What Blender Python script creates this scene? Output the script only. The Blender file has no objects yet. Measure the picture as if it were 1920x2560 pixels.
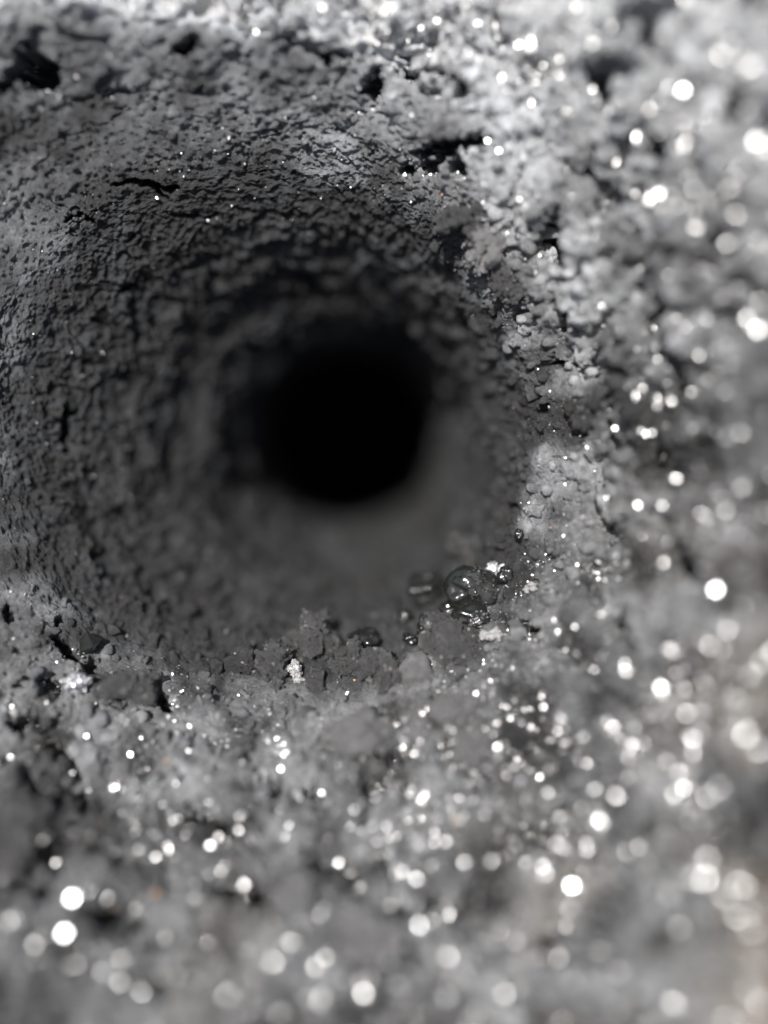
import bpy, bmesh, math, random
import numpy as np
from mathutils import Matrix, Vector

# ------------------------------------------------------------------ camera, light, exposure
# 1 Blender unit = 1 cm.  Local frame: x right, y up the bank, h out of the bank; the bank leans back 30 degrees.
scn = bpy.context.scene
scn.unit_settings.system = 'METRIC'
scn.unit_settings.scale_length = 0.01
D0 = 10.0                       # distance to the focused rim
PITCH = math.radians(30)
R = np.array(Matrix.Rotation(PITCH, 3, 'X'))

cam = bpy.data.cameras.new('camera')
cam.sensor_fit = 'HORIZONTAL'
cam.sensor_width = 36.0
cam.lens = 36.0
cam.clip_start = 0.02
cam.clip_end = 500.0
cam.dof.use_dof = True
cam.dof.focus_distance = D0
APERTURE = 1.32                 # entrance pupil in units
cam.dof.aperture_fstop = cam.lens * 1e-3 / APERTURE
cam_o = bpy.data.objects.new('camera', cam)
cam_o.location = tuple(R @ np.array([0, 0, D0]))
cam_o.rotation_euler = (PITCH, 0, 0)
scn.collection.objects.link(cam_o)
scn.camera = cam_o

SUN_EL, SUN_AZ = math.radians(69), math.radians(122)    # in the frame of the bank
S_loc = np.array([math.cos(SUN_EL) * math.cos(SUN_AZ), math.cos(SUN_EL) * math.sin(SUN_AZ), math.sin(SUN_EL)])
S_w = R @ S_loc
sun = bpy.data.lights.new('sun', 'SUN')
sun.energy = 4.7
sun.angle = math.radians(0.53)
sun.color = (1.0, 0.98, 0.955)
sun_o = bpy.data.objects.new('sun', sun)
sun_o.rotation_euler = Vector(S_w).to_track_quat('Z', 'Y').to_euler()
sun_o.location = tuple(S_w * 60)
scn.collection.objects.link(sun_o)

world = bpy.data.worlds.new('World')
scn.world = world
world.use_nodes = True
wn = world.node_tree.nodes
sky = wn.new('ShaderNodeTexSky')
sky.sky_type = 'NISHITA'
sky.sun_disc = False
sky.sun_elevation = math.asin(S_w[2])
sky.sun_rotation = math.atan2(S_w[0], S_w[1])
sky.air_density = 1.0
sky.dust_density = 6.0
sky.ozone_density = 1.0
wn['Background'].inputs['Strength'].default_value = 0.085
world.node_tree.links.new(sky.outputs['Color'], wn['Background'].inputs['Color'])

scn.view_settings.view_transform = 'Standard'
scn.view_settings.look = 'None'
scn.view_settings.gamma = 1.0
scn.view_settings.use_curve_mapping = False
scn.view_settings.exposure = 1.1
scn.render.engine = 'CYCLES'
scn.cycles.use_denoising = True
scn.cycles.use_adaptive_sampling = False
scn.cycles.max_bounces = 5
scn.cycles.sample_clamp_indirect = 6.0
scn.cycles.sample_clamp_direct = 60.0

rng = np.random.default_rng(7)
random.seed(7)
COL = scn.collection

# ------------------------------------------------------------------ numpy noise
def _hash(ix, iy, iz, seed):
    h = (ix.astype(np.uint32) * np.uint32(374761393)) ^ (iy.astype(np.uint32) * np.uint32(668265263)) ^ (iz.astype(np.uint32) * np.uint32(2147483647 - 58)) ^ np.uint32((seed * 974711 + 13) & 0xffffffff)
    h = (h ^ (h >> np.uint32(13))) * np.uint32(1274126177)
    h = (h ^ (h >> np.uint32(16))) * np.uint32(2246822519)
    return ((h ^ (h >> np.uint32(15))) & np.uint32(0xffffff)).astype(np.float32) / np.float32(0xffffff)

def vnoise(p, seed=0):
    """value noise in -1..1 at points p (n,3)"""
    f = np.floor(p)
    i = f.astype(np.int64)
    t = (p - f).astype(np.float32)
    t = t * t * t * (t * (t * 6 - 15) + 10)
    x, y, z = t[:, 0], t[:, 1], t[:, 2]
    def c(dx, dy, dz):
        return _hash(i[:, 0] + dx, i[:, 1] + dy, i[:, 2] + dz, seed)
    a = c(0, 0, 0) * (1 - x) + c(1, 0, 0) * x
    b = c(0, 1, 0) * (1 - x) + c(1, 1, 0) * x
    d = c(0, 0, 1) * (1 - x) + c(1, 0, 1) * x
    e = c(0, 1, 1) * (1 - x) + c(1, 1, 1) * x
    return ((a * (1 - y) + b * y) * (1 - z) + (d * (1 - y) + e * y) * z) * 2 - 1

ROT = np.array(Matrix.Rotation(0.7, 3, Vector((0.3, 0.5, 0.8)).normalized()))
def fbm(p, f, octs, seed=0, gain=0.5):
    s = 0
    a = 1.0
    q = p * f
    for k in range(octs):
        s = s + a * vnoise(q, seed + k * 17)
        q = (q @ ROT.T) * 2.03 + 5.1
        a *= gain
    return s

def worley(p, seed=0):
    """distance to the nearest and second nearest of scattered points"""
    f = np.floor(p)
    i = f.astype(np.int64)
    d1 = np.full(len(p), 9.0, np.float32)
    d2 = np.full(len(p), 9.0, np.float32)
    fr = (p - f).astype(np.float32)
    for dx in (-1, 0, 1):
        for dy in (-1, 0, 1):
            for dz in (-1, 0, 1):
                a, b, c = i[:, 0] + dx, i[:, 1] + dy, i[:, 2] + dz
                h = _hash(a, b, c, seed)
                q0 = dx + h - fr[:, 0]
                q1 = dy + (h * 57.31) % 1.0 - fr[:, 1]
                q2 = dz + (h * 917.7) % 1.0 - fr[:, 2]
                d = np.sqrt(q0 * q0 + q1 * q1 + q2 * q2)
                d2 = np.minimum(d2, np.maximum(d, d1))
                d1 = np.minimum(d1, d)
    return d1, d2

def sstep(a, b, x):
    t = np.clip((x - a) / (b - a), 0, 1)
    return t * t * (3 - 2 * t)

# ------------------------------------------------------------------ materials
def nodes_mat(name):
    m = bpy.data.materials.new(name)
    m.use_nodes = True
    return m, m.node_tree.nodes, m.node_tree.links, m.node_tree.nodes['Principled BSDF']

def ramp(n, l, src, stops):
    r = n.new('ShaderNodeValToRGB')
    el = r.color_ramp.elements
    while len(el) > 1:
        el.remove(el[-1])
    el[0].position, el[0].color = stops[0][0], (*stops[0][1], 1)
    for pos, c in stops[1:]:
        e = el.new(pos)
        e.color = (*c, 1)
    l.new(src, r.inputs['Fac'])
    return r

def soil_material(name, use_attr=True, base=(0.10, 0.10, 0.10), lift=1.0, rough=0.62, fleck=0.5, spec=0.35, metal=0.0):
    k = 1.0 if use_attr else 0.22          # loose pieces are modelled at unit size and scaled down
    m, n, l, bs = nodes_mat(name)
    tc = n.new('ShaderNodeTexCoord')
    no = n.new('ShaderNodeTexNoise')
    no.inputs['Scale'].default_value = 9.0 * k
    no.inputs['Detail'].default_value = 8.0
    no.inputs['Roughness'].default_value = 0.7
    l.new(tc.outputs['Object'], no.inputs['Vector'])
    vary = ramp(n, l, no.outputs['Fac'], [(0.30, (0.55,) * 3), (0.5, (1.0,) * 3), (0.72, (1.6,) * 3)])
    mul = n.new('ShaderNodeMix')
    mul.data_type = 'RGBA'
    mul.blend_type = 'MULTIPLY'
    mul.inputs['Factor'].default_value = 1.0
    if use_attr:
        at = n.new('ShaderNodeAttribute')
        at.attribute_name = 'tint'
        l.new(at.outputs['Color'], mul.inputs['A'])
    else:
        mul.inputs['A'].default_value = (*[c * lift for c in base], 1)
    l.new(vary.outputs['Color'], mul.inputs['B'])
    # mineral flecks: a few cells of a fine pattern are pale and glossy
    vo = n.new('ShaderNodeTexVoronoi')
    vo.inputs['Scale'].default_value = 26.0 * k
    l.new(tc.outputs['Object'], vo.inputs['Vector'])
    sep = n.new('ShaderNodeSeparateColor')
    l.new(vo.outputs['Color'], sep.inputs['Color'])
    gt = n.new('ShaderNodeMath')
    gt.operation = 'GREATER_THAN'
    gt.inputs[1].default_value = 1.0 - 0.16 * fleck
    l.new(sep.outputs['Red'], gt.inputs[0])
    near = n.new('ShaderNodeMath')
    near.operation = 'LESS_THAN'
    near.inputs[1].default_value = 0.42
    l.new(vo.outputs['Distance'], near.inputs[0])
    fk = n.new('ShaderNodeMath')
    fk.operation = 'MULTIPLY'
    l.new(gt.outputs[0], fk.inputs[0])
    l.new(near.outputs[0], fk.inputs[1])
    if use_attr:
        af = n.new('ShaderNodeAttribute')
        af.attribute_name = 'mineral'
        fk0, fk = fk, n.new('ShaderNodeMath')
        fk.operation = 'MULTIPLY'
        l.new(fk0.outputs[0], fk.inputs[0])
        l.new(af.outputs['Fac'], fk.inputs[1])
    bs.inputs['Metallic'].default_value = metal
    mix = n.new('ShaderNodeMix')
    mix.data_type = 'RGBA'
    l.new(fk.outputs[0], mix.inputs['Factor'])
    l.new(mul.outputs['Result'], mix.inputs['A'])
    mix.inputs['B'].default_value = (0.30, 0.29, 0.28, 1)
    l.new(mix.outputs['Result'], bs.inputs['Base Color'])
    rm = n.new('ShaderNodeMapRange')
    rm.inputs['To Min'].default_value = rough
    rm.inputs['To Max'].default_value = 0.28
    l.new(fk.outputs[0], rm.inputs['Value'])
    l.new(rm.outputs['Result'], bs.inputs['Roughness'])
    # grain relief
    n2 = n.new('ShaderNodeTexNoise')
    n2.inputs['Scale'].default_value = 44.0 * k
    n2.inputs['Detail'].default_value = 5.0
    n2.inputs['Roughness'].default_value = 0.75
    l.new(tc.outputs['Object'], n2.inputs['Vector'])
    bp = n.new('ShaderNodeBump')
    bp.inputs['Strength'].default_value = 0.9
    bp.inputs['Distance'].default_value = 0.06 if use_attr else 0.2
    l.new(n2.outputs['Fac'], bp.inputs['Height'])
    l.new(bp.outputs['Normal'], bs.inputs['Normal'])
    bs.inputs['Specular IOR Level'].default_value = spec
    return m

def glint_material(name, col, metallic, rough, var=0.12):
    m, n, l, bs = nodes_mat(name)
    tc = n.new('ShaderNodeTexCoord')
    oi = n.new('ShaderNodeObjectInfo')
    no = n.new('ShaderNodeTexNoise')
    no.inputs['Scale'].default_value = 14.0
    no.inputs['Detail'].default_value = 4.0
    l.new(tc.outputs['Object'], no.inputs['Vector'])
    dark = tuple(c * 0.45 for c in col)
    r = ramp(n, l, no.outputs['Fac'], [(0.35, dark), (0.62, col)])
    l.new(r.outputs['Color'], bs.inputs['Base Color'])
    mr = n.new('ShaderNodeMapRange')
    mr.inputs['To Min'].default_value = rough
    mr.inputs['To Max'].default_value = rough + var
    l.new(no.outputs['Fac'], mr.inputs['Value'])
    l.new(mr.outputs['Result'], bs.inputs['Roughness'])
    bs.inputs['Metallic'].default_value = metallic
    return m

M_SOIL = soil_material('sooty_soil', rough=0.40, fleck=1.2, spec=0.8, metal=0.4)
M_HOLE = soil_material('hole_wall', rough=0.85, fleck=0.12, spec=0.2)
M_CRUMB = soil_material('charcoal_crumb', True, rough=0.45, fleck=0.8, spec=0.6, metal=0.3)
M_DARK = soil_material('black_cinder', False, (0.045, 0.045, 0.045), rough=0.5, fleck=0.2)
M_MID = soil_material('grey_cinder', False, (0.08, 0.08, 0.08), rough=0.42, fleck=0.6, spec=0.8, metal=0.3)
M_PALE = soil_material('pale_ash', False, (0.22, 0.22, 0.22), rough=0.55, fleck=0.3)
M_ASH = soil_material('grey_ash', False, (0.165, 0.165, 0.165), rough=0.55, fleck=0.5)
M_TAN = soil_material('tan_clay', False, (0.27, 0.235, 0.19), rough=0.7, fleck=0.1)
M_WHITE = glint_material('white_crystal', (0.22, 0.22, 0.22), 0.0, 0.4)
M_SILVER = glint_material('silvery_mineral', (0.55, 0.555, 0.57), 0.85, 0.27)
M_GREYGL = glint_material('grey_mineral', (0.42, 0.42, 0.42), 0.75, 0.28)
M_BLACKGL = glint_material('black_glass', (0.012, 0.013, 0.012), 0.0, 0.10, 0.06)
M_ORANGE = glint_material('orange_mineral', (0.36, 0.21, 0.12), 0.0, 0.45)

# ------------------------------------------------------------------ the bank with its hole
# rings of control points, eight directions each, from the bottom of the bore to far out on the bank:
# (px, py, h): where the ring shows in a 1920 x 2560 picture taken from D0 above, and its height
def P(px, py, h):
    d = D0 - h
    return ((px - 960) / 1920 * d, (1280 - py) / 1920 * d, h)

rings = []
def circle(cx, cy, r, h):
    rings.append([(cx + r * math.cos(a), cy + r * math.sin(a), h) for a in (k * math.pi / 4 for k in range(8))])
# unseen chamber added below the neck, keeps sun off the visible core
circle(-0.9, 2.4, 0.5, -37.0)
circle(-0.9, 2.4, 7.0, -34.0)
circle(-0.9, 2.3, 7.0, -19.0)
circle(-0.80, 2.05, 2.42, -13.2)
circle(-0.68, 1.74, 2.08, -9.2)
#            right          up-right        up             up-left        left           down-left      down           down-right
rings.append([P(1112, 1085, -5.2), P(1045, 905, -4.8), P(880, 828, -3.2), P(698, 898, -3.1), P(620, 1075, -3.4), P(685, 1255, -4.2), P(870, 1335, -5.2), P(1045, 1260, -5.4)])
rings.append([P(1195, 1070, -2.1), P(1070, 790, -1.65), P(850, 655, -1.2), P(530, 760, -1.25), P(385, 1080, -1.35), P(480, 1370, -1.5), P(800, 1490, -2.0), P(1085, 1395, -2.2)])
rings.append([P(1270, 1060, -0.75), P(1115, 700, -0.6), P(820, 540, -0.40), P(340, 650, -0.45), P(145, 1080, -0.55), P(320, 1510, -0.65), P(760, 1610, -0.65), P(1135, 1505, -0.75)])
rings.append([P(1350, 1060, 0.0), P(1175, 640, 0.0), P(790, 420, 0.0), P(170, 560, 0.0), P(-60, 1060, 0.0), P(190, 1600, 0.0), P(750, 1700, 0.0), P(1190, 1580, 0.0)])
rings.append([P(1540, 1060, 0.75), P(1330, 450, 0.65), P(800, 120, 0.72), P(-150, 150, 0.95), P(-330, 1030, 0.8), P(-30, 1800, 0.6), P(750, 1960, 0.85), P(1370, 1720, 0.8)])
rings.append([P(1740, 1060, 1.4), P(1540, 270, 1.25), P(850, -60, 0.85), P(-400, -80, 1.3), P(-640, 1000, 1.3), P(-260, 2040, 1.35), P(750, 2250, 1.6), P(1580, 1950, 1.5)])
rings.append([P(2050, 1060, 2.2), P(1850, 60, 1.9), P(900, -420, 0.7), P(-700, -400, 1.3), P(-1000, 1000, 1.6), P(-600, 2380, 2.0), P(750, 2640, 2.25), P(1880, 2280, 2.25)])
C = (-1.2, 0.9)
def ring(rs, hs):
    rings.append([(C[0] + r * math.cos(k * math.pi / 4), C[1] + r * math.sin(k * math.pi / 4), h) for k, (r, h) in enumerate(zip(rs, hs))])
ring([9.0, 9.2, 10.5, 9.6, 10.0, 9.4, 9.2, 9.4], [2.7, 2.3, 0.5, 1.0, 1.6, 2.3, 2.8, 2.8])
ring([18] * 8, [2.2, 2.0, 0.0, 0.4, 1.0, 2.0, 2.4, 2.6])
rings = np.array(rings)                                   # (K, 8, 3)

NT = 1160
seg = [6, 10, 16, 22, 40, 70, 96, 118, 150, 128, 92, 46, 14]
def periodic_cubic(v, nt):
    u = np.arange(nt) / nt * 8
    i = np.floor(u).astype(int)
    t = (u - i)[:, None]
    p0, p1, p2, p3 = v[(i - 1) % 8], v[i % 8], v[(i + 1) % 8], v[(i + 2) % 8]
    return 0.5 * (2 * p1 + (p2 - p0) * t + (2 * p0 - 5 * p1 + 4 * p2 - p3) * t ** 2 + (3 * p1 - p0 - 3 * p2 + p3) * t ** 3)
rg = np.stack([periodic_cubic(r, NT) for r in rings])    # (K, NT, 3)
rows = []
ring_u = []
K = len(rg)
for k in range(K - 1):
    p1, p2 = rg[k], rg[k + 1]
    p0 = rg[k - 1] if k else 2 * p1 - p2
    p3 = rg[k + 2] if k + 2 < K else 2 * p2 - p1
    L = np.linalg.norm(p2 - p1, axis=1)[:, None] + 1e-6
    m1 = (p2 - p0) / (np.linalg.norm(p2 - p1, axis=1) + np.linalg.norm(p1 - p0, axis=1))[:, None] * L
    m2 = (p3 - p1) / (np.linalg.norm(p3 - p2, axis=1) + np.linalg.norm(p2 - p1, axis=1))[:, None] * L
    for j in range(seg[k] + (1 if k == K - 2 else 0)):
        t = j / seg[k]
        rows.append((2 * t**3 - 3 * t**2 + 1) * p1 + (t**3 - 2 * t**2 + t) * m1 + (-2 * t**3 + 3 * t**2) * p2 + (t**3 - t**2) * m2)
        ring_u.append(k + t)
G = np.stack(rows)                                        # (NR, NT, 3)
NR = len(G)
ring_u = np.array(ring_u)
U = np.repeat(ring_u, NT)
TH = np.tile(np.arange(NT) / NT * 2 * math.pi, NR)

def grid_normals(G):
    du = np.gradient(G, axis=0)
    dv = (np.roll(G, -1, axis=1) - np.roll(G, 1, axis=1))
    n = np.cross(du, dv)
    n /= np.linalg.norm(n, axis=2, keepdims=True) + 1e-9
    return n
Nrm = grid_normals(G).reshape(-1, 3)
if Nrm[(NR - 5) * NT][2] < 0:
    Nrm = -Nrm
p = G.reshape(-1, 3).copy()

def to_px(q):
    d = D0 - q[:, 2]
    return 960 + q[:, 0] / d * 1920, 1280 - q[:, 1] / d * 1920

PX0, PY0 = to_px(p)
# where the surface is open ground, and where it is the smoother shaded wall
outer = sstep(7.7, 9.2, U)
wall_ul = np.clip(np.cos(TH - math.radians(135)), 0, 1) ** 0.6      # upper left wall is compact, the rest crumbly
rough = 0.30 + 0.30 * (1 - outer) * (1 - wall_ul) + 0.70 * outer * (1 - 0.75 * wall_ul * (1 - sstep(8.9, 9.4, U)))
deep = 1 - sstep(4, 6, U)

disp = np.zeros(len(p), np.float32)
warp = np.stack([fbm(p, 1.3, 3, 300 + k) for k in range(3)], axis=1)
pw = p + warp * 0.16
big = fbm(p, 0.55, 3, 1)
disp += big * (0.07 + 0.16 * outer) * (0.4 + 0.6 * rough)
# rounded clods in three sizes
d1, d2 = worley(pw * 1.25, 5)
disp += (0.45 - d1) * 0.32 * rough * outer
crack = sstep(0.0, 0.16, d2 - d1)
disp -= (1 - crack) * 0.32 * rough * outer * sstep(-0.3, 0.3, fbm(p, 0.8, 2, 313))
d1, d2 = worley(pw * 3.1, 6)
msk = sstep(-0.25, 0.5, fbm(p, 0.9, 2, 77))
disp += (0.45 - d1) * 0.17 * rough * (0.2 + 0.8 * msk)
disp -= (1 - sstep(0.0, 0.14, d2 - d1)) * 0.07 * rough * msk
d1, d2 = worley(pw * 7.5, 8)
disp += (0.45 - d1) * 0.075 * (0.12 + 0.88 * rough)
d1, d2 = worley(pw * 17.0, 9)
disp += (0.45 - d1) * 0.042 * (0.15 + 0.85 * rough)
# layered flakes and thin cracks running round the hole wall
rr = 3.4
along = np.concatenate([[0], np.cumsum(np.linalg.norm(np.diff(G[:, :, :], axis=0), axis=2).mean(axis=1))])
AL = np.repeat(along, NT)
cyl = np.stack([np.cos(TH) * rr * 0.9, np.sin(TH) * rr * 0.9, AL * 2.4], axis=1) + warp * 0.55
w_in = (1 - sstep(9.4, 10.2, U)) * sstep(4.6, 6.4, U) * (0.35 + 0.65 * wall_ul)
f1 = fbm(cyl, 0.9, 4, 41, 0.55)
disp += f1 * 0.03 * w_in
f2 = fbm(cyl, 3.4, 4, 47, 0.6)
d1, d2 = worley((p + 0.05 * warp) * 19.0, 19)
disp += (0.45 - d1) * 0.012 * w_in
disp += fbm(p, 9.0, 4, 27, 0.72) * 0.024 * w_in
d1, d2 = worley((p + 0.05 * warp) * 4.6, 23)
disp += (sstep(0.0, 0.22, d2 - d1) - 0.7) * 0.035 * w_in * sstep(-0.2, 0.5, fbm(p, 1.1, 2, 95))
rid = 1 - np.abs(fbm(cyl, 1.3, 3, 55, 0.5))
disp -= sstep(0.94, 0.998, rid) * 0.10 * w_in * sstep(-0.2, 0.4, fbm(p, 0.8, 2, 91))
step_ = fbm(cyl, 0.7, 3, 63, 0.5) * 5
disp += (sstep(0.0, 0.25, step_ - np.floor(step_)) - 0.5) * 0.0 * w_in
w_deep = sstep(4.0, 5.0, U) * (1 - sstep(6.9, 7.5, U))
cyl2 = np.stack([np.cos(TH) * 2.2, np.sin(TH) * 2.2, AL * 1.5], axis=1) + warp * 0.5
l1 = fbm(cyl2, 0.8, 3, 161, 0.55) * 3.2
disp += (sstep(0.0, 0.3, l1 - np.floor(l1)) - 0.5 * (l1 - np.floor(l1)) - 0.4) * 0.17 * w_deep
disp += fbm(cyl2, 2.2, 3, 171, 0.55) * 0.08 * w_deep
disp += fbm(p, 2.2, 3, 173, 0.55) * 0.09 * w_deep * (1 - wall_ul)
# fine grit
disp += fbm(p, 5.0, 3, 21) * 0.035 * (0.3 + 0.7 * rough)
disp += fbm(p, 16.0, 3, 25, 0.7) * 0.030
disp *= 1 - 0.6 * (1 - sstep(2.2, 3, U))
# worn ledges deep in the bore
disp += fbm(np.stack([np.cos(TH), np.sin(TH), AL * 1.1], axis=1), 1.1, 3, 71) * 0.12 * (1 - sstep(5.6, 6.6, U)) * sstep(3.9, 4.6, U)

# pits and cracks: (px, py, half width, half height, tilt degrees, depth)
pits = [(1372, 600, 52, 62, 35, 1.1), (1400, 560, 22, 50, -25, 0.7), (1140, 368, 66, 40, 20, 0.9), (1056, 405, 46, 30, 20, 0.7), (1150, 430, 26, 24, 0, 0.5),
        (88, 170, 92, 50, 12, 1.1), (478, 118, 34, 26, 35, 0.6), (700, 80, 50, 18, 10, 0.35), (925, 225, 30, 52, -25, 0.8), (1080, 190, 95, 20, -18, 0.45), (835, 160, 36, 22, 0, 0.4),
        (1432, 916, 36, 22, -10, 0.7), (1372, 902, 26, 14, 10, 0.4), (1345, 1000, 14, 18, 0, 0.4), (1520, 1330, 34, 24, -25, 0.5), (1292, 1568, 36, 20, -10, 0.6), (1505, 330 + 10, 20, 10, 0, 0.2),
        (1598, 50, 85, 60, 35, 1.0), (1500, 205, 55, 70, 20, 0.8), (1870, 690, 50, 60, 40, 0.8), (1650, 360, 40, 34, 0, 0.5), (1830, 280, 55, 50, 0, 0.6), (1290, 740 + 60, 20, 32, 10, 0.35),
        (1390, 770, 22, 36, 0, 0.4), (1610, 1170, 28, 34, 0, 0.45), (1250, 1230, 14, 14, 0, 0.3),
        (170, 1620, 40, 26, -35, 0.5), (230, 1660, 24, 50, 15, 0.5), (60, 1700, 60, 16, 15, 0.4), (130, 1720, 18, 34, 0, 0.4), (405, 1740, 20, 52, 15, 0.55), (30, 1540, 14, 26, 0, 0.3), (150, 1545, 20, 16, 0, 0.3),
        (165, 1870, 40, 16, -25, 0.45), (80, 1800, 40, 36, 0, 0.5), (110, 2150, 34, 90, -20, 0.6), (45, 2215, 60, 26, 15, 0.5),
        (800, 1880, 26, 20, 0, 0.4), (955, 1880, 60, 26, 30, 0.6), (720, 1985, 60, 22, 20, 0.45), (925, 2000, 26, 60, 0, 0.4), (520, 2040, 80, 36, -25, 0.4),
        (620, 2260, 110, 46, -25, 0.55), (1010, 2330, 40, 80, 0, 0.6), (280, 2290, 70, 46, -10, 0.55), (1320, 2080, 90, 36, 0, 0.45), (1620, 2050, 50, 40, 0, 0.4), (1370, 2350, 60, 40, 0, 0.4),
        (1700, 1400, 60, 44, -30, 0.5), (1560, 1560, 50, 40, -20, 0.4), (1770, 1110, 60, 30, 0, 0.4), (1690, 910, 44, 50, 0, 0.5),
        (770, 712, 60, 24, 5, 0.7), (880, 720, 60, 22, -14, 0.7), (965, 745, 60, 17, -28, 0.7), (1010, 768, 22, 14, 0, 0.6), (690, 765, 60, 20, 32, 0.55), (660, 880, 70, 22, 38, 0.5),
        (380, 470, 70, 14, -12, 0.35), (480, 540, 60, 11, -8, 0.35), (160, 1060, 12, 60, 5, 0.4), (180, 1040, 30, 9, 25, 0.3), (300, 1280, 24, 20, 0, 0.35), (430, 455, 40, 10, -6, 0.3), (320, 720, 40, 14, 15, 0.35), (200, 555, 30, 14, 25, 0.3)]
wob = fbm(p, 3.2, 4, 99, 0.6)
wob2 = fbm(p, 3.2, 4, 131, 0.6)
for (cx, cy, w, h, tilt, dep) in pits:
    sel = np.where((np.abs(PX0 - cx) < 260) & (np.abs(PY0 - cy) < 260) & (U > 4.4))[0]
    dx = PX0[sel] - cx + wob[sel] * (0.4 * w + 14)
    dy = -(PY0[sel] - cy) + wob2[sel] * (0.4 * h + 14)
    ca, sa = math.cos(math.radians(tilt)), math.sin(math.radians(tilt))
    e = np.sqrt(((dx * ca + dy * sa) / w) ** 2 + ((-dx * sa + dy * ca) / h) ** 2)
    disp[sel] -= dep * (1 - sstep(0.7, 1.05, e)) * 1.2

lat = np.stack([fbm(p, 4.0, 2, 400 + k) for k in range(3)], axis=1) * (0.05 * np.clip(1.6 * rough - 0.45, 0.05, 1))[:, None]
q = p + Nrm * disp[:, None] + lat
Gd = q.reshape(NR, NT, 3)
Nd = grid_normals(Gd).reshape(-1, 3)
if Nd[(NR - 5) * NT][2] < 0:
    Nd = -Nd

# colour of the soil: charcoal with ashy and tan patches, darker in the hole
ash = sstep(-0.2, 0.9, fbm(p, 0.45, 4, 201))
tan = sstep(0.25, 0.9, fbm(p, 0.6, 4, 233) + 0.25 * sstep(-1.2, -3.4, p[:, 1]))
corner = sstep(3.2, 4.6, p[:, 0] * 0.75 - p[:, 1] * 0.62)
fine = fbm(p, 6.0, 3, 251)
hole_dark = 1 - sstep(7.5, 8.3, U + 0.35 * fbm(p, 1.6, 3, 611)) * (1 - 0.66 * wall_ul * (1 - sstep(8.9, 9.15, U)))   # darker tone of the hole walls, partly carried up the upper left wall
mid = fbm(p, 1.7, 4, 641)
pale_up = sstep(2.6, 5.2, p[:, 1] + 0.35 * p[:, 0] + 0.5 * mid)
alb = (0.095 + 0.06 * ash + 0.13 * mid + 0.03 * fine + 0.20 * pale_up + 0.24 * sstep(8.95, 9.3, U) * wall_ul) * (1 - hole_dark) + (0.025 + 0.011 * fine + 0.010 * mid) * hole_dark
tint = np.stack([alb * (0.97 - 0.02 * hole_dark), alb, alb * (1.025 + 0.02 * hole_dark)], axis=1)
tanc = np.array([0.23, 0.20, 0.165])
tmix = (np.clip(0.12 * tan + 0.75 * corner * sstep(-0.3, 0.5, fbm(p, 0.7, 3, 277)), 0, 0.85) * outer * sstep(1.2, -0.6, p[:, 1]))[:, None]
tint = tint * (1 - tmix) + tanc * tmix
tint = np.clip(tint, 0.025, 0.6)

mineral = outer * (1 - wall_ul * (1 - sstep(8.9, 9.3, U)))

def mesh_from(name, verts, faces, nper, mat, smooth=True, tints=None, mineral=None):
    """verts (n,3) in the frame of the bank; faces (m,nper)"""
    me = bpy.data.meshes.new(name)
    me.vertices.add(len(verts))
    me.vertices.foreach_set('co', (verts @ R.T).astype(np.float32).ravel())
    nf = len(faces)
    me.loops.add(nf * nper)
    me.loops.foreach_set('vertex_index', faces.astype(np.int32).ravel())
    me.polygons.add(nf)
    me.polygons.foreach_set('loop_start', np.arange(0, nf * nper, nper, dtype=np.int32))
    me.polygons.foreach_set('use_smooth', np.full(nf, smooth, dtype=bool))
    if tints is not None:
        a = me.attributes.new('tint', 'FLOAT_COLOR', 'POINT')
        a.data.foreach_set('color', np.concatenate([tints, np.ones((len(tints), 1))], axis=1).astype(np.float32).ravel())
    if mineral is not None:
        a = me.attributes.new('mineral', 'FLOAT', 'POINT')
        a.data.foreach_set('value', mineral.astype(np.float32))
    me.materials.append(mat)
    me.update()
    me.validate()
    return me

def link(name, me, parent=None):
    o = bpy.data.objects.new(name, me)
    COL.objects.link(o)
    o.parent = parent
    return o

def tag(o, label, cat, group=None):
    o['label'] = label
    o['category'] = cat
    if group:
        o['group'] = group
    return o

def sheet(name, r0, r1, mat):
    i = np.arange(r0, r1)[:, None]
    j = np.arange(NT)[None, :]
    j2 = (j + 1) % NT
    f = np.stack([i * NT + j, i * NT + j2, (i + 1) * NT + j2, (i + 1) * NT + j], axis=-1).reshape(-1, 4)
    f = f - r0 * NT
    v = q[r0 * NT:(r1 + 1) * NT]
    a, b, c = v[f[1000, 0]], v[f[1000, 1]], v[f[1000, 3]]
    if np.dot(np.cross(b - a, c - a), Nd[r0 * NT + f[1000, 0]]) < 0:
        f = f[:, ::-1]
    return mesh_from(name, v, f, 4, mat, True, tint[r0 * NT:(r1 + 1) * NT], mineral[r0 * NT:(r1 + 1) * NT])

R_SPLIT = int(np.argmin(np.abs(ring_u - 8.0)))
ground = link('ground', sheet('ground', R_SPLIT, NR - 1, M_SOIL))
ground['kind'] = 'structure'
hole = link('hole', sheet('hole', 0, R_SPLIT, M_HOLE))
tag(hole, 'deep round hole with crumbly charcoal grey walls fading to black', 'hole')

# ------------------------------------------------------------------ finding places on the surface
PXd, PYd = to_px(q)
seen = np.where((U > 4.5) & (PXd > -500) & (PXd < 2420) & (PYd > -500) & (PYd < 3060))[0]
def spot(px, py):
    """the surface point nearest the camera that lies under this place"""
    dd = (PXd[seen] - px) ** 2 + (PYd[seen] - py) ** 2
    near = seen[dd < max(100.0, dd.min() * 1.5)]
    k = near[np.argmax(q[near, 2])]
    return q[k], Nrm[k]
def px_size(px_len, h):
    return px_len / 1920 * (D0 - h)

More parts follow.
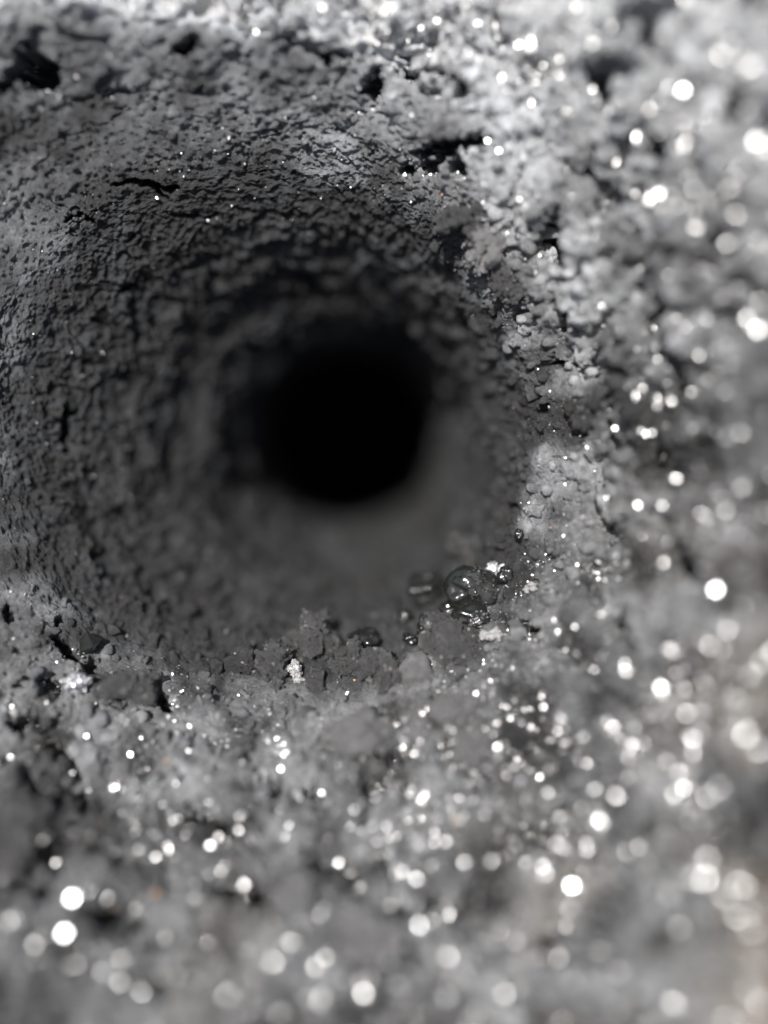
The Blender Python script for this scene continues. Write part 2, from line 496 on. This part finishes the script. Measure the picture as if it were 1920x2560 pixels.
# ------------------------------------------------------------------ shapes
def ico(sub):
    bm = bmesh.new()
    bmesh.ops.create_icosphere(bm, subdivisions=sub, radius=1.0)
    v = np.array([x.co[:] for x in bm.verts])
    f = np.array([[x.index for x in fc.verts] for fc in bm.faces])
    bm.free()
    return v, f
ICO = {k: ico(k) for k in (1, 2, 3, 4)}

def lump(seed, sub=3, lo=0.35, cell=0.0, cellf=6.0, squash=(1, 1, 1)):
    v, f = ICO[sub]
    s = 1 + lo * fbm(v, 0.9, 3, seed * 31)
    if cell:
        d1, _ = worley(v * cellf, seed)
        s = s + (0.5 - d1) * cell
    return v * s[:, None] * np.array(squash), f

def facet_hull(seed, npts=14, squash=(1, 1, 1)):
    r_ = np.random.default_rng(seed)
    pts = r_.normal(size=(npts, 3))
    pts /= np.linalg.norm(pts, axis=1, keepdims=True)
    pts *= r_.uniform(0.75, 1.0, (npts, 1)) * np.array(squash)
    bm = bmesh.new()
    for x in pts:
        bm.verts.new(x)
    res = bmesh.ops.convex_hull(bm, input=bm.verts)
    bmesh.ops.delete(bm, geom=[e for e in set(res['geom_interior'] + res['geom_unused']) if isinstance(e, bmesh.types.BMVert)], context='VERTS')
    bmesh.ops.triangulate(bm, faces=bm.faces)
    bmesh.ops.recalc_face_normals(bm, faces=bm.faces)
    bm.verts.index_update()
    v = np.array([x.co[:] for x in bm.verts])
    f = np.array([[x.index for x in fc.verts] for fc in bm.faces])
    bm.free()
    return v, f

def join(parts):
    vs, fs, o = [], [], 0
    for v, f in parts:
        vs.append(v)
        fs.append(f + o)
        o += len(v)
    return np.concatenate(vs), np.concatenate(fs)

def rand_rot(r_):
    qn = r_.normal(size=4)
    qn /= np.linalg.norm(qn)
    w, x, y, z = qn
    return np.array([[1 - 2 * (y * y + z * z), 2 * (x * y - z * w), 2 * (x * z + y * w)],
                     [2 * (x * y + z * w), 1 - 2 * (x * x + z * z), 2 * (y * z - x * w)],
                     [2 * (x * z - y * w), 2 * (y * z + x * w), 1 - 2 * (x * x + y * y)]])

def frame_to(nrm, spin):
    """rotation whose z axis is nrm"""
    z = nrm / np.linalg.norm(nrm)
    a = np.array([1.0, 0, 0]) if abs(z[0]) < 0.8 else np.array([0, 1.0, 0])
    x = np.cross(a, z)
    x /= np.linalg.norm(x)
    y = np.cross(z, x)
    c, s = math.cos(spin), math.sin(spin)
    return np.stack([x * c + y * s, -x * s + y * c, z], axis=1)

HALF = lambda pos: (lambda v: v / np.linalg.norm(v))(S_loc + (np.array([0, 0, D0]) - pos) / np.linalg.norm(np.array([0, 0, D0]) - pos))

def scatter(name, templates, idx, size, mat, label, smooth, sink=0.25, tints=None, seed=1, glint=0.0):
    """one mesh of many uncountable grains resting in the surface at the vertices idx"""
    r_ = np.random.default_rng(seed)
    n = len(idx)
    which = r_.integers(0, len(templates), n)
    V, F, T, off = [], [], [], 0
    for k, (tv, tf) in enumerate(templates):
        s = np.where(which == k)[0]
        if not len(s):
            continue
        rot = np.stack([rand_rot(r_) for _ in s])
        if glint:
            e1, e2 = tv[tf[:, 1]] - tv[tf[:, 0]], tv[tf[:, 2]] - tv[tf[:, 0]]
            cr = np.cross(e1, e2)
            fn = cr[np.argmax((cr ** 2).sum(1))]
            B = frame_to(fn, 0).T
            for i_ in np.where(r_.random(len(s)) < glint)[0]:
                hv = HALF(q[idx[s[i_]]]) + r_.normal(size=3) * 0.17
                rot[i_] = frame_to(hv, r_.uniform(0, 6)) @ B
        v = np.einsum('nij,vj->nvi', rot, tv) * size[s][:, None, None] * r_.uniform(0.75, 1.25, (len(s), 1, 3))
        pos = q[idx[s]] + Nrm[idx[s]] * (size[s] * (1 - sink * 2))[:, None]
        v = v + pos[:, None, :]
        f = tf[None] + (np.arange(len(s)) * len(tv))[:, None, None] + off
        V.append(v.reshape(-1, 3))
        F.append(f.reshape(-1, 3))
        if tints is not None:
            T.append(np.repeat(tints[idx[s]] * r_.uniform(0.6, 1.5, (len(s), 1)), len(tv), axis=0))
        off += len(s) * len(tv)
    o = link(name, mesh_from(name, np.concatenate(V), np.concatenate(F), 3, mat, smooth, np.concatenate(T) if tints is not None else None))
    o['kind'] = 'stuff'
    o['label'] = label
    o['category'] = name.replace('_', ' ')
    return o

def pick(n, weight, seed):
    r_ = np.random.default_rng(seed)
    w = weight / weight.sum()
    return r_.choice(len(w), n, p=w)

# area each vertex stands for
du = np.linalg.norm(np.gradient(Gd, axis=0), axis=2).ravel()
dv = np.linalg.norm(np.gradient(Gd, axis=1), axis=2).ravel()
area = np.clip(du, 0, 0.2) * np.clip(dv, 0, 0.05)
inview = ((PXd > -250) & (PXd < 2170) & (PYd > -250) & (PYd < 2810)).astype(float)
ul = np.clip(np.cos(TH - math.radians(140)), 0, 1)

crumb_t = [lump(s, 2, 0.8, 0.35, 3.0) for s in range(3)] + [lump(s + 9, 1, 0.8) for s in range(11)]
w = area * inview * (sstep(4.8, 5.6, U) * (1 - sstep(10.8, 11.6, U))) * (0.5 + outer) * (1 - 0.55 * ul ** 0.5)
idx = pick(15000, w, 3)
sz = (0.014 + 0.085 * rng.random(15000) ** 4) * (1 - 0.55 * ul[idx] ** 0.5)
scatter('charcoal_grit', crumb_t, idx, sz, M_CRUMB, 'dark charcoal grit strewn over the ground and the lip', True, 0.3, tint, 4)

glint_t = [facet_hull(s, 11 + s % 6, (1, 0.8 + 0.05 * (s % 4), 0.7)) for s in range(12)]
w = area * inview * sstep(7.6, 8.6, U) * (1 - sstep(10.9, 11.6, U)) * (1 - 0.97 * ul ** 0.35 * (1 - sstep(9.3, 10, U))) * (0.2 + sstep(-0.3, 0.6, fbm(p, 1.1, 2, 515)))
idx = pick(17000, w, 11)
sz = (0.011 + 0.040 * rng.random(17000) ** 2.5) * (0.75 + 0.6 * sstep(8.4, 9.6, U[idx]))
scatter('glittering_dust', glint_t, idx, sz, M_GREYGL, 'fine grey mineral dust glittering over the sunlit ground', False, 0.3, None, 12, 0.22)
w2 = area * inview * sstep(5.6, 6.6, U) * (1 - sstep(8.6, 9.2, U))
idx = pick(2500, w2, 13)
sz = 0.006 + 0.016 * rng.random(2500) ** 3
scatter('wall_dust', glint_t, idx, sz, M_GREYGL, 'tiny mineral specks stuck to the wall of the hole', False, 0.3, None, 14, 0.0)

# ------------------------------------------------------------------ single grains that can be told apart
def place(o, pos, rot, size):
    m = np.eye(4)
    m[:3, :3] = R @ rot @ np.diag(np.atleast_1d(size) * np.ones(3))
    m[:3, 3] = R @ pos
    o.matrix_world = Matrix(m.tolist())

def local_mesh(name, vf, mat, smooth):
    me = bpy.data.meshes.new(name)
    me.from_pydata([tuple(x) for x in vf[0]], [], [tuple(int(i) for i in f) for f in vf[1]])
    me.polygons.foreach_set('use_smooth', np.full(len(me.polygons), smooth, dtype=bool))
    me.materials.append(mat)
    return me

def table_grain(seed, top=0.5):
    """a chip with one flat bright face on top (+z)"""
    r_ = np.random.default_rng(seed)
    n = 6 + seed % 3
    a = (np.arange(n) + r_.uniform(-0.3, 0.3, n)) / n * 2 * math.pi
    t = np.stack([np.cos(a) * top * r_.uniform(0.8, 1.2, n), np.sin(a) * top * r_.uniform(0.8, 1.2, n), np.full(n, 0.55)], axis=1)
    m = np.stack([np.cos(a + 0.2) * r_.uniform(0.8, 1.1, n), np.sin(a + 0.2) * r_.uniform(0.8, 1.1, n), r_.uniform(-0.1, 0.2, n)], axis=1)
    b = np.stack([np.cos(a) * 0.5, np.sin(a) * 0.5, np.full(n, -0.6)], axis=1)
    v = np.concatenate([t, m, b, [[0, 0, 0.55]], [[0, 0, -0.6]]])
    f = []
    for i in range(n):
        j = (i + 1) % n
        f += [(i, j, 3 * n)][::1]
        f += [(i, n + i, n + j), (i, n + j, j), (n + i, 2 * n + i, 2 * n + j), (n + i, 2 * n + j, n + j), (2 * n + i, 3 * n + 1, 2 * n + j)]
    return v, np.array(f)

grain_me = [local_mesh('mineral_grain', facet_hull(100 + s, 12 + s % 7, (1, 0.85, 0.75)), (M_SILVER, M_GREYGL, M_SILVER, M_WHITE)[s % 4], False) for s in range(12)]
grain_n = []
for me_ in grain_me:
    best = max(me_.polygons, key=lambda f: f.area)
    grain_n.append(np.array(best.normal[:]))
chip_dull = [local_mesh('mineral_chip', table_grain(s + 30, 0.40 + 0.05 * (s % 4)), M_GREYGL, False) for s in range(8)]
chip_me = [local_mesh('mineral_chip', table_grain(s, 0.45 + 0.04 * (s % 4)), M_SILVER, False) for s in range(8)]

# the brightest ones, each where it stands out: (px, py, size px, tilt degrees off the mirror angle, label)
bright = [
    (1705, 235, 26, 2, 'brilliant white glint in the upper right, biggest of its cluster'),
    (1615, 275, 22, 7, 'paler glint just left of the brilliant one in the upper right'),
    (1800, 150, 24, 6, 'pale blurred glint high up at the right edge'),
    (1720, 310, 20, 8, 'soft glint directly below the brilliant one in the upper right'),
    (1215, 345, 13, 2, 'bright glint beside the twin pits on the upper right lip'),
    (1250, 372, 13, 2, 'lower bright glint beside the twin pits on the upper right lip'),
    (1450, 20, 20, 7, 'pale glint at the very top edge right of the middle'),
    (1475, 115, 20, 7, 'round pale glint between the two dark pits near the top'),
    (1820, 620, 24, 5, 'large pale round glint at the right edge above the middle'),
    (1690, 525, 18, 8, 'round pale glint on the right slope above the middle'),
    (1298, 510, 12, 5, 'small bright glint above the largest black pit'),
    (1607, 965, 14, 6, 'egg shaped glint on the right slope level with the dark bore'),
    (1680, 1000, 20, 5, 'pale long glint right of the egg shaped one'),
    (1850, 1085, 24, 3, 'big white glint at the right edge level with the dark bore'),
    (1698, 1253, 15, 1, 'sharp white glint on the right slope below the middle'),
    (1665, 1415, 18, 5, 'wide pale glint below the sharp white one on the right'),
    (1792, 1480, 26, 0, 'dazzling white glint at the right edge, the brightest of all'),
    (1815, 1560, 22, 9, 'soft pale glint under the dazzling white one'),
    (1435, 1560, 12, 4, 'small long glint on the lower right lip'),
    (1770, 1610, 22, 5, 'paler glint at the lower right, upper of a leaning pair'),
    (1710, 1625, 20, 7, 'paler glint at the lower right, lower of a leaning pair'),
    (1565, 1650, 18, 4, 'long pale glint leaning on the lower right slope'),
    (1872, 1690, 24, 8, 'round pale glint at the right edge in the lower third'),
    (1650, 1875, 18, 6, 'ringed cream glint alone on the lower right slope'),
    (1800, 1960, 22, 5, 'cream glint at the far lower right'),
    (1478, 2125, 22, 6, 'oval pale glint up from the brilliant one at lower right'),
    (1428, 2213, 26, 0, 'brilliant round glint low on the right of the middle'),
    (1035, 2190, 20, 4, 'white glint low in the middle beside the pale lump'),
    (1230, 2145, 20, 7, 'pale pinkish glint low, right of the middle'),
    (1048, 2305, 22, 1, 'brilliant glint low in the middle, upper of a stacked pair'),
    (1045, 2335, 20, 6, 'paler glint low in the middle, lower of a stacked pair'),
    (1113, 2392, 22, 6, 'round pale glint near the bottom, right of the stacked pair'),
    (985, 2265, 18, 7, 'yellowish glint low in the middle, left of the stacked pair'),
    (855, 2160, 18, 3, 'white glint low, straight below the small dark crevice'),
    (192, 2248, 24, 0, 'brilliant round glint in the lower left over a dark hollow'),
    (168, 2340, 24, 1, 'brilliant leaning glint in the lower left below the round one'),
    (90, 2352, 20, 5, 'pale glint left of the leaning one in the lower left'),
    (30, 2400, 20, 6, 'pale glint in the lower left corner'),
    (305, 2450, 20, 6, 'round pale glint near the bottom left'),
    (680, 2400, 20, 5, 'pale glint near the bottom, left of the middle'),
    (708, 1920, 14, 1, 'white glint, lowest of the three piled left of the crevice'),
    (705, 1880, 12, 4, 'white glint, middle of the three piled left of the crevice'),
    (700, 1858, 11, 6, 'white glint, top of the three piled left of the crevice'),
    (335, 1882, 13, 1, 'white glint on the left ground beside an orange speck'),
    (445, 1955, 12, 6, 'pinkish oblong glint on the left ground'),
    (362, 1840, 10, 4, 'small round glint above the white one on the left ground'),
    (470, 1806, 9, 3, 'tiny white glint, left of a close pair on the near lip'),
    (482, 1810, 9, 4, 'tiny white glint, right of a close pair on the near lip'),
    (265, 1735, 10, 1, 'small white glint on the blurred clod at the left lip'),
    (592, 1733, 11, 0, 'bright round glint on the near lip left of the gritty clump'),
    (220, 1832, 10, 2, 'small white glint beside the dark crevice at left'),
    (475, 2058, 14, 5, 'pale round glint in the lower left third'),
    (600, 2085, 18, 5, 'soft long pale glint in a shallow hollow'),
    (880, 2030, 16, 6, 'pale glint standing over a dark gap near the middle'),
    (1190, 1725, 12, 3, 'small bright glint on the near lip right of the grey pebble'),
    (1440, 1420, 11, 5, 'round small glint in the middle of the right lip'),
    (1405, 1345, 12, 5, 'long small glint on the right lip'),
    (1500, 1425, 11, 7, 'round faint glint, one of two touching on the right lip'),
    (1515, 1860 - 60, 16, 8, 'faint round glint on the lower right slope near the cream one'),
    (1300, 1830, 16, 6, 'long pale glint on the lower slope right of the middle'),
    (1385, 1830, 18, 6, 'white leaning glint on the lower slope right of the middle'),
    (1470, 1900, 20, 7, 'dull white glint on the lower slope right of the middle'),
    (1345, 1935, 18, 4, 'white blue edged glint on the lower slope'),
]
taken = []
HN = 0
for k, (px, py, s, off, lab) in enumerate(bright):
    pos, nr = spot(px, py)
    size = px_size(s, pos[2]) * 0.5
    hv = HALF(pos)
    r_ = np.random.default_rng(900 + k)
    j = r_.normal(size=3)
    j -= hv * (j @ hv)
    j /= np.linalg.norm(j)
    nv = hv + j * math.tan(math.radians(off))
    o = link('mineral_chip', (chip_me if off < 3 else chip_dull)[k % 8])
    place(o, pos + nr * size * 0.45, frame_to(nv, r_.uniform(0, 6)), size * np.array([1.25, 1.0, 0.9]))
    tag(o, lab, 'mineral chip', 'brightly glinting mineral chips')
    taken.append((px, py))

# the rest of the grains that show singly
zones = [
    ('glittering silvery grain on the sunlit right slope', 'silvery grains on the right slope', 105, lambda: (PXd > 1380) & (PXd < 1930) & (PYd > 760) & (PYd < 1700), (9, 22)),
    ('glittering silvery grain on the sunlit upper right ground', 'silvery grains on the upper right ground', 55, lambda: (PXd > 1000) & (PXd < 1930) & (PYd > -10) & (PYd < 640) & (U > 8.5), (9, 22)),
    ('glittering silvery grain on the near ground below the hole', 'silvery grains on the near ground', 85, lambda: (PXd > 0) & (PXd < 1900) & (PYd > 1760) & (PYd < 2480) & (U > 8.3), (9, 20)),
]
gi = 0
for lab, grp, n, fn, (s0, s1) in zones:
    m = fn() & (U > 8.1) & (U < 11.3)
    cand = np.where(m)[0]
    c = cand[pick(n, area[cand], 40 + gi)]
    for i_ in range(1, n):                         # they tend to lie in clusters
        if i_ % 5 in (1, 2, 4):
            near = cand[np.abs(q[cand] - q[c[i_ - 1]]).max(axis=1) < 0.22]
            c[i_] = near[np.random.default_rng(70 + i_).integers(len(near))]
    for k in c:
        r_ = np.random.default_rng(3000 + gi)
        size = px_size(s0 * 0.7 + (s1 - s0 * 0.7) * r_.random() ** 1.6, q[k][2]) * 0.5 * (0.6 + 0.4 * min(1, (U[k] - 8) / 1.5))
        o = link('mineral_grain', grain_me[gi % len(grain_me)])
        hv = HALF(q[k])
        if r_.random() < 0.42:                      # many lie with a face turned to the sun
            j = r_.normal(size=3)
            j -= hv * (j @ hv)
            j /= np.linalg.norm(j)
            A = frame_to(hv + j * math.tan(math.radians(abs(r_.normal(0, 13)))), r_.uniform(0, 6))
            rot = A @ frame_to(grain_n[gi % len(grain_me)], 0).T
        else:
            rot = rand_rot(r_)
        place(o, q[k] + Nrm[k] * size * 0.35, rot, size * r_.uniform(0.8, 1.2) * (np.array([1.7, 0.7, 0.7]) if gi % 3 == 0 else np.ones(3)))
        tag(o, lab, 'mineral grain', grp)
        gi += 1

# small orange specks
oranges = [(885, 1692, 8, 'orange speck on the near lip left of the grey pebble'), (1165, 1345 + 230, 6, 'orange speck beside the small black bead'), (1376, 1310, 7, 'orange speck on the right lip'),
           (415, 1897, 11, 'orange speck on the left ground beside white glints'), (345, 1732, 8, 'orange speck on the left lip by the blurred clod'), (318, 2055, 13, 'larger orange speck in the lower left third'),
           (390, 2225, 18, 'broad orange speck right of the brilliant lower left glint'), (280, 2260, 18, 'brownish orange speck in the dark hollow at lower left'), (1145, 2045, 12, 'orange speck low in the middle ground'),
           (1680, 605, 14, 'orange speck on the right slope above the middle'), (1105, 490, 6, 'orange speck on the upper right lip')]
or_me = [local_mesh('orange_grain', lump(60 + s, 2, 0.5), M_ORANGE, True) for s in range(3)]
for k, (px, py, s, lab) in enumerate(oranges):
    pos, nr = spot(px, py)
    size = px_size(s, pos[2]) * 0.45
    o = link('orange_grain', or_me[k % 3])
    place(o, pos + nr * size * 0.3, rand_rot(np.random.default_rng(k)), size)
    tag(o, lab, 'grain', 'orange grains')

# ------------------------------------------------------------------ beads, clumps and pebbles of their own
def grit_on(v, n, lo, hi, side, seed):
    """small grains crusted on the side of a body"""
    r_ = np.random.default_rng(seed)
    d = v / np.linalg.norm(v, axis=1, keepdims=True)
    c = np.where(d @ np.array(side) > 0.25)[0]
    parts = []
    for k in r_.choice(c, n):
        t, f = ICO[1]
        parts.append((t * r_.uniform(lo, hi) * r_.uniform(0.7, 1.3, 3) + v[k], f))
    return join(parts)

def solid(name, vf, mat, px, py, wpx, label, cat, lift=0.3, smooth=True, group=None, spin=0.0, rise=None, aspect=(1, 1, 1)):
    pos, nr = spot(px, py)
    size = px_size(wpx, pos[2]) * 0.5
    o = link(name, local_mesh(name, vf, mat, smooth))
    c, s = math.cos(spin), math.sin(spin)
    rot = np.array([[c, -s, 0], [s, c, 0], [0, 0, 1.0]])
    place(o, pos + nr * size * lift, rot, size * np.array(aspect))
    tag(o, label, cat, group)
    return o, size

# black glassy beads with their crusts
beads = [(1195, 1488, 92, (1.05, 0.9, 0.9), 'glossy black bead, largest on the lower right lip, gritty on its right', (0.9, 0.2, 0.4), 240),
         (1192, 1548, 62, (1.25, 0.72, 0.9), 'glossy black bead tucked under the largest one', (0.8, -0.3, 0.5), 60),
         (1070, 1578, 44, (0.85, 1.1, 0.9), 'small glossy black bead left of the gritty clump on the lip', (0.9, -0.2, 0.2), 50),
         (1078, 1482, 84, (1.1, 0.8, 0.9), 'blurred black bead left of the largest one, a little deeper', (0.6, -0.5, 0.5), 30),
         (918, 1612, 60, (1.25, 0.75, 0.9), 'flat black bead behind the near lip in the middle', (-0.5, 0.2, 0.6), 20),
         (1030, 1600, 34, (1.2, 0.7, 0.9), 'smallest black bead beside the pale round pebble', (0.4, 0.6, 0.5), 12),
         (1130, 1530, 40, (1.1, 0.9, 0.9), 'black bead between the blurred one and the tucked one', (0.7, -0.3, 0.5), 30),
         (1262, 1440, 34, (1.0, 1.1, 0.9), 'black bead at the top of the lower right lip crust', (0.5, 0.3, 0.5), 30),
         (1010, 1545, 30, (1.1, 0.8, 0.9), 'tiny black bead inside the lip left of the small one', (0.5, 0.3, 0.5), 10),
         (1300, 1330, 26, (0.9, 1.1, 0.9), 'tiny black bead highest on the right lip', (0.5, 0.3, 0.5), 14)]
for k, (px, py, wpx, asp, lab, side, ng) in enumerate(beads):
    vf = lump(500 + k, 4, 0.45, 0.14, 2.6)
    wpx *= 1.1
    o, size = solid('glassy_bead', vf, M_BLACKGL, px, py, wpx, lab, 'bead', 0.75, True, 'black glassy beads', aspect=asp)
    cr = link('crust', local_mesh('crust', grit_on(vf[0], ng, 0.035, 0.10, side, k), M_SILVER if k == 1 else M_MID, False), o)
    cr['kind'] = 'stuff'

# crumbly clumps standing on the near lip
def clump(seed, blobs, n, r0, r1, spread=1.0):
    """blobs: (x, y, z, radius) bodies; each is a knobbly lump with grains on it"""
    r_ = np.random.default_rng(seed)
    parts = []
    for b, (x, y, z, rad) in enumerate(blobs):
        v, f = lump(seed * 7 + b, 3, 0.8, 0.6, 2.7)
        v = v * r_.uniform(0.75, 1.25, 3)
        parts.append((v * rad + np.array([x, y, z]), f))
        for kv in r_.integers(0, len(v), int(n * 1.9)):
            t, tf = ICO[1]
            parts.append((t * r_.uniform(r0, r1) * r_.uniform(0.5, 1.4, 3) + v[kv] * rad + np.array([x, y, z]), tf))
    return join(parts)

def gritty(vf, n, r0, r1, seed):
    r_ = np.random.default_rng(seed)
    parts = [vf]
    for kv in r_.integers(0, len(vf[0]), n):
        parts.append((ICO[1][0] * r_.uniform(r0, r1) * r_.uniform(0.5, 1.4, 3) + vf[0][kv], ICO[1][1]))
    return join(parts)

pieces = [
    ('crumbly_clump', clump(1, [(0, 0.75, 0.1, 0.48), (-0.1, 0.1, 0.1, 0.55), (-0.55, -0.1, 0, 0.5), (0.4, -0.35, 0, 0.45)], 130, 0.03, 0.09), M_MID, 800, 1622, 84, 'tall crumbly grey clump standing on the near lip', 'clump'),
    ('crumbly_clump', clump(2, [(0, 0.3, 0.1, 0.42), (0.45, -0.1, 0, 0.4), (-0.4, -0.2, 0, 0.4)], 110, 0.03, 0.09), M_MID, 890, 1662, 84, 'low crumbly grey clump right of the tall one on the lip', 'clump'),
    ('crumbly_clump', clump(3, [(0, 0, 0, 0.6), (0.5, -0.1, 0, 0.5), (-0.5, 0, 0, 0.4)], 110, 0.03, 0.09), M_MID, 965, 1680, 90, 'flat crumbly grey clump just left of the round pebble', 'clump'),
    ('crumbly_clump', clump(4, [(0, 0.1, 0, 0.7), (0.5, -0.3, 0, 0.5)], 170, 0.03, 0.10), M_MID, 1130, 1595, 100, 'gritty grey clump leaning on the small black bead', 'clump'),
    ('cinder', clump(5, [(0, 0.1, 0, 0.62), (0.45, -0.25, 0, 0.45)], 60, 0.05, 0.13), M_DARK, 606, 1668, 66, 'dark rough cinder at the left end of the lip clumps', 'cinder'),
    ('cinder', clump(6, [(0, 0.25, 0, 0.55), (0.1, -0.35, 0, 0.6)], 120, 0.04, 0.11), M_MID, 690, 1665, 80, 'glittering grey cinder between the dark one and white crystals', 'cinder'),
    ('cinder', clump(7, [(0, 0, 0, 0.7)], 90, 0.06, 0.17), M_MID, 796, 1704, 36, 'small knobbly grey cinder below the tall clump', 'cinder'),
    ('crystal_finger', clump(8, [(-0.15, 0.75, 0.1, 0.26), (-0.1, 0.35, 0.05, 0.3), (0.1, -0.1, 0, 0.36), (0.2, -0.5, 0, 0.34)], 22, 0.07, 0.14), M_WHITE, 737, 1680, 66, 'upright white crystal finger on the near lip', 'crystal'),
    ('crystal_finger', clump(9, [(0, 0.5, 0.05, 0.24), (0, 0, 0, 0.3), (0.05, -0.45, 0, 0.3)], 16, 0.07, 0.14), M_WHITE, 704, 1690, 34, 'slim pale crystal finger left of the white one', 'crystal'),
    ('crystal_crust', clump(10, [(-0.4, 0.1, 0, 0.3), (0.1, 0, 0, 0.38), (0.5, -0.1, 0, 0.25)], 34, 0.06, 0.14), M_WHITE, 1226, 1535, 46, 'white crystal crust under the largest black bead', 'crystal'),
    ('crystal_crust', clump(11, [(-0.5, 0, 0, 0.26), (0, 0, 0, 0.3), (0.5, 0.1, 0, 0.3)], 30, 0.06, 0.15), M_WHITE, 1222, 1588, 64, 'white crystal crust below the black beads on the lip', 'crystal'),
    ('crystal_crust', clump(12, [(0, 0.4, 0, 0.3), (0.1, -0.3, 0, 0.3)], 26, 0.06, 0.15), M_WHITE, 1262, 1475, 36, 'white crystal crust right of the largest black bead', 'crystal'),
    ('crystal_crust', clump(13, [(-0.3, 0.2, 0, 0.4), (0.4, 0.1, 0, 0.4), (0, -0.4, 0, 0.4)], 90, 0.05, 0.13), M_SILVER, 1240, 1425, 64, 'silvery crystal crust above the largest black bead', 'crystal'),
    ('crystal_crust', clump(14, [(0, 0.3, 0, 0.3), (0.3, -0.2, 0, 0.3), (-0.4, -0.3, 0, 0.25)], 26, 0.08, 0.16), M_WHITE, 1322, 1470, 44, 'pinkish white crystal crust on the right lip', 'crystal'),
    ('grain_sprig', clump(15, [(-0.7, 0.95, 0.3, 0.2), (-0.45, 0.6, 0.25, 0.24), (-0.2, 0.25, 0.2, 0.28), (0.1, -0.05, 0.1, 0.32), (0.4, -0.35, 0, 0.36), (0.0, 0.45, 0.2, 0.2), (-0.55, 0.25, 0.2, 0.18)], 44, 0.05, 0.12), M_MID, 1165, 1392, 90, 'leaning sprig of grey grains rising from the lower right lip', 'clump'),
    ('pale_clod', clump(16, [(0, 0.3, 0, 0.55), (0.35, -0.3, 0, 0.5), (-0.35, -0.25, 0, 0.4)], 70, 0.06, 0.14), M_PALE, 1205, 635, 74, 'pale knobbly clod on the upper right lip', 'clod'),
    ('pale_clod', clump(17, [(-0.3, 0.1, 0, 0.5), (0.4, 0, 0, 0.5)], 70, 0.06, 0.14), M_MID, 1160, 565, 84, 'grey knobbly clod above the pale one on the upper right lip', 'clod'),
    ('pale_clod', clump(18, [(0, 0.2, 0, 0.6), (0.4, -0.4, 0, 0.5)], 70, 0.06, 0.14), M_MID, 1260, 720, 70, 'grey knobbly clod below the pale one on the upper right lip', 'clod'),
    ('pebble', gritty(lump(81, 4, 0.2, 0.14, 6.0), 160, 0.02, 0.06, 3), M_ASH, 1040, 1678, 84, 'smooth round grey pebble on the near lip', 'pebble'),
    ('pebble', gritty(lump(82, 4, 0.45, 0.5, 2.6), 500, 0.02, 0.09, 2), M_MID, 45, 2090, 165, 'big round pebble at the left edge with a black gap beside it', 'pebble'),
    ('pebble', gritty(lump(83, 4, 0.6, 0.55, 2.4, (1.1, 0.9, 0.7)), 300, 0.03, 0.12, 83), M_ASH, 745, 2235, 105, 'pale upright lump in the lower middle', 'pebble'),
    ('pebble', gritty(lump(84, 4, 0.6, 0.55, 2.4, (1.1, 0.9, 0.7)), 300, 0.03, 0.12, 84), M_ASH, 905, 2335, 130, 'pale round lump near the bottom beside a dark gap', 'pebble'),
    ('pebble', gritty(lump(85, 4, 0.6, 0.55, 2.4, (1.1, 0.9, 0.7)), 300, 0.03, 0.12, 85), M_ASH, 900, 1838, 120, 'pale flat lump above the small dark crevice', 'pebble'),
    ('pebble', gritty(lump(86, 4, 0.6, 0.55, 2.4, (1.1, 0.9, 0.7)), 300, 0.03, 0.12, 86), M_ASH, 1135, 1775, 80, 'pale blurred lump just below the near lip', 'pebble'),
    ('pebble', gritty(lump(87, 4, 0.6, 0.55, 2.4, (1.1, 0.9, 0.7)), 300, 0.03, 0.12, 87), M_ASH, 1180, 1850, 80, 'pinkish pale lump below the near lip, right of the crevice', 'pebble'),
    ('clod', clump(22, [(-0.6, 0.05, 0, 0.4), (0, 0.1, 0, 0.5), (0.55, -0.1, 0, 0.42)], 160, 0.03, 0.12), M_MID, 330, 1726, 130, 'long blurred grey clod lying on the left lip', 'clod'),
    ('chip', facet_hull(777, 16, (1, 0.9, 0.8)), M_BLACKGL, 232, 1612, 74, 'black faceted chip of glassy stone on the left lip', 'chip'),
    ('cinder', clump(21, [(0, 0, 0, 0.6), (0.3, 0.2, 0, 0.4)], 40, 0.06, 0.14), M_SILVER, 200, 1712, 46, 'star bright gritty cinder in the left crevice', 'cinder'),
]
for k, (nm, vf, mat, px, py, wpx, lab, cat) in enumerate(pieces):
    smooth = nm not in ('chip', 'crystal_finger', 'crystal_crust', 'grain_sprig')
    if nm in ('crumbly_clump', 'cinder', 'pale_clod'):
        wpx *= 1.55
    sm = False if nm in ('chip',) else True
    solid(nm, vf, mat, px, py, wpx, lab, cat, 0.35, sm, spin=0.0)
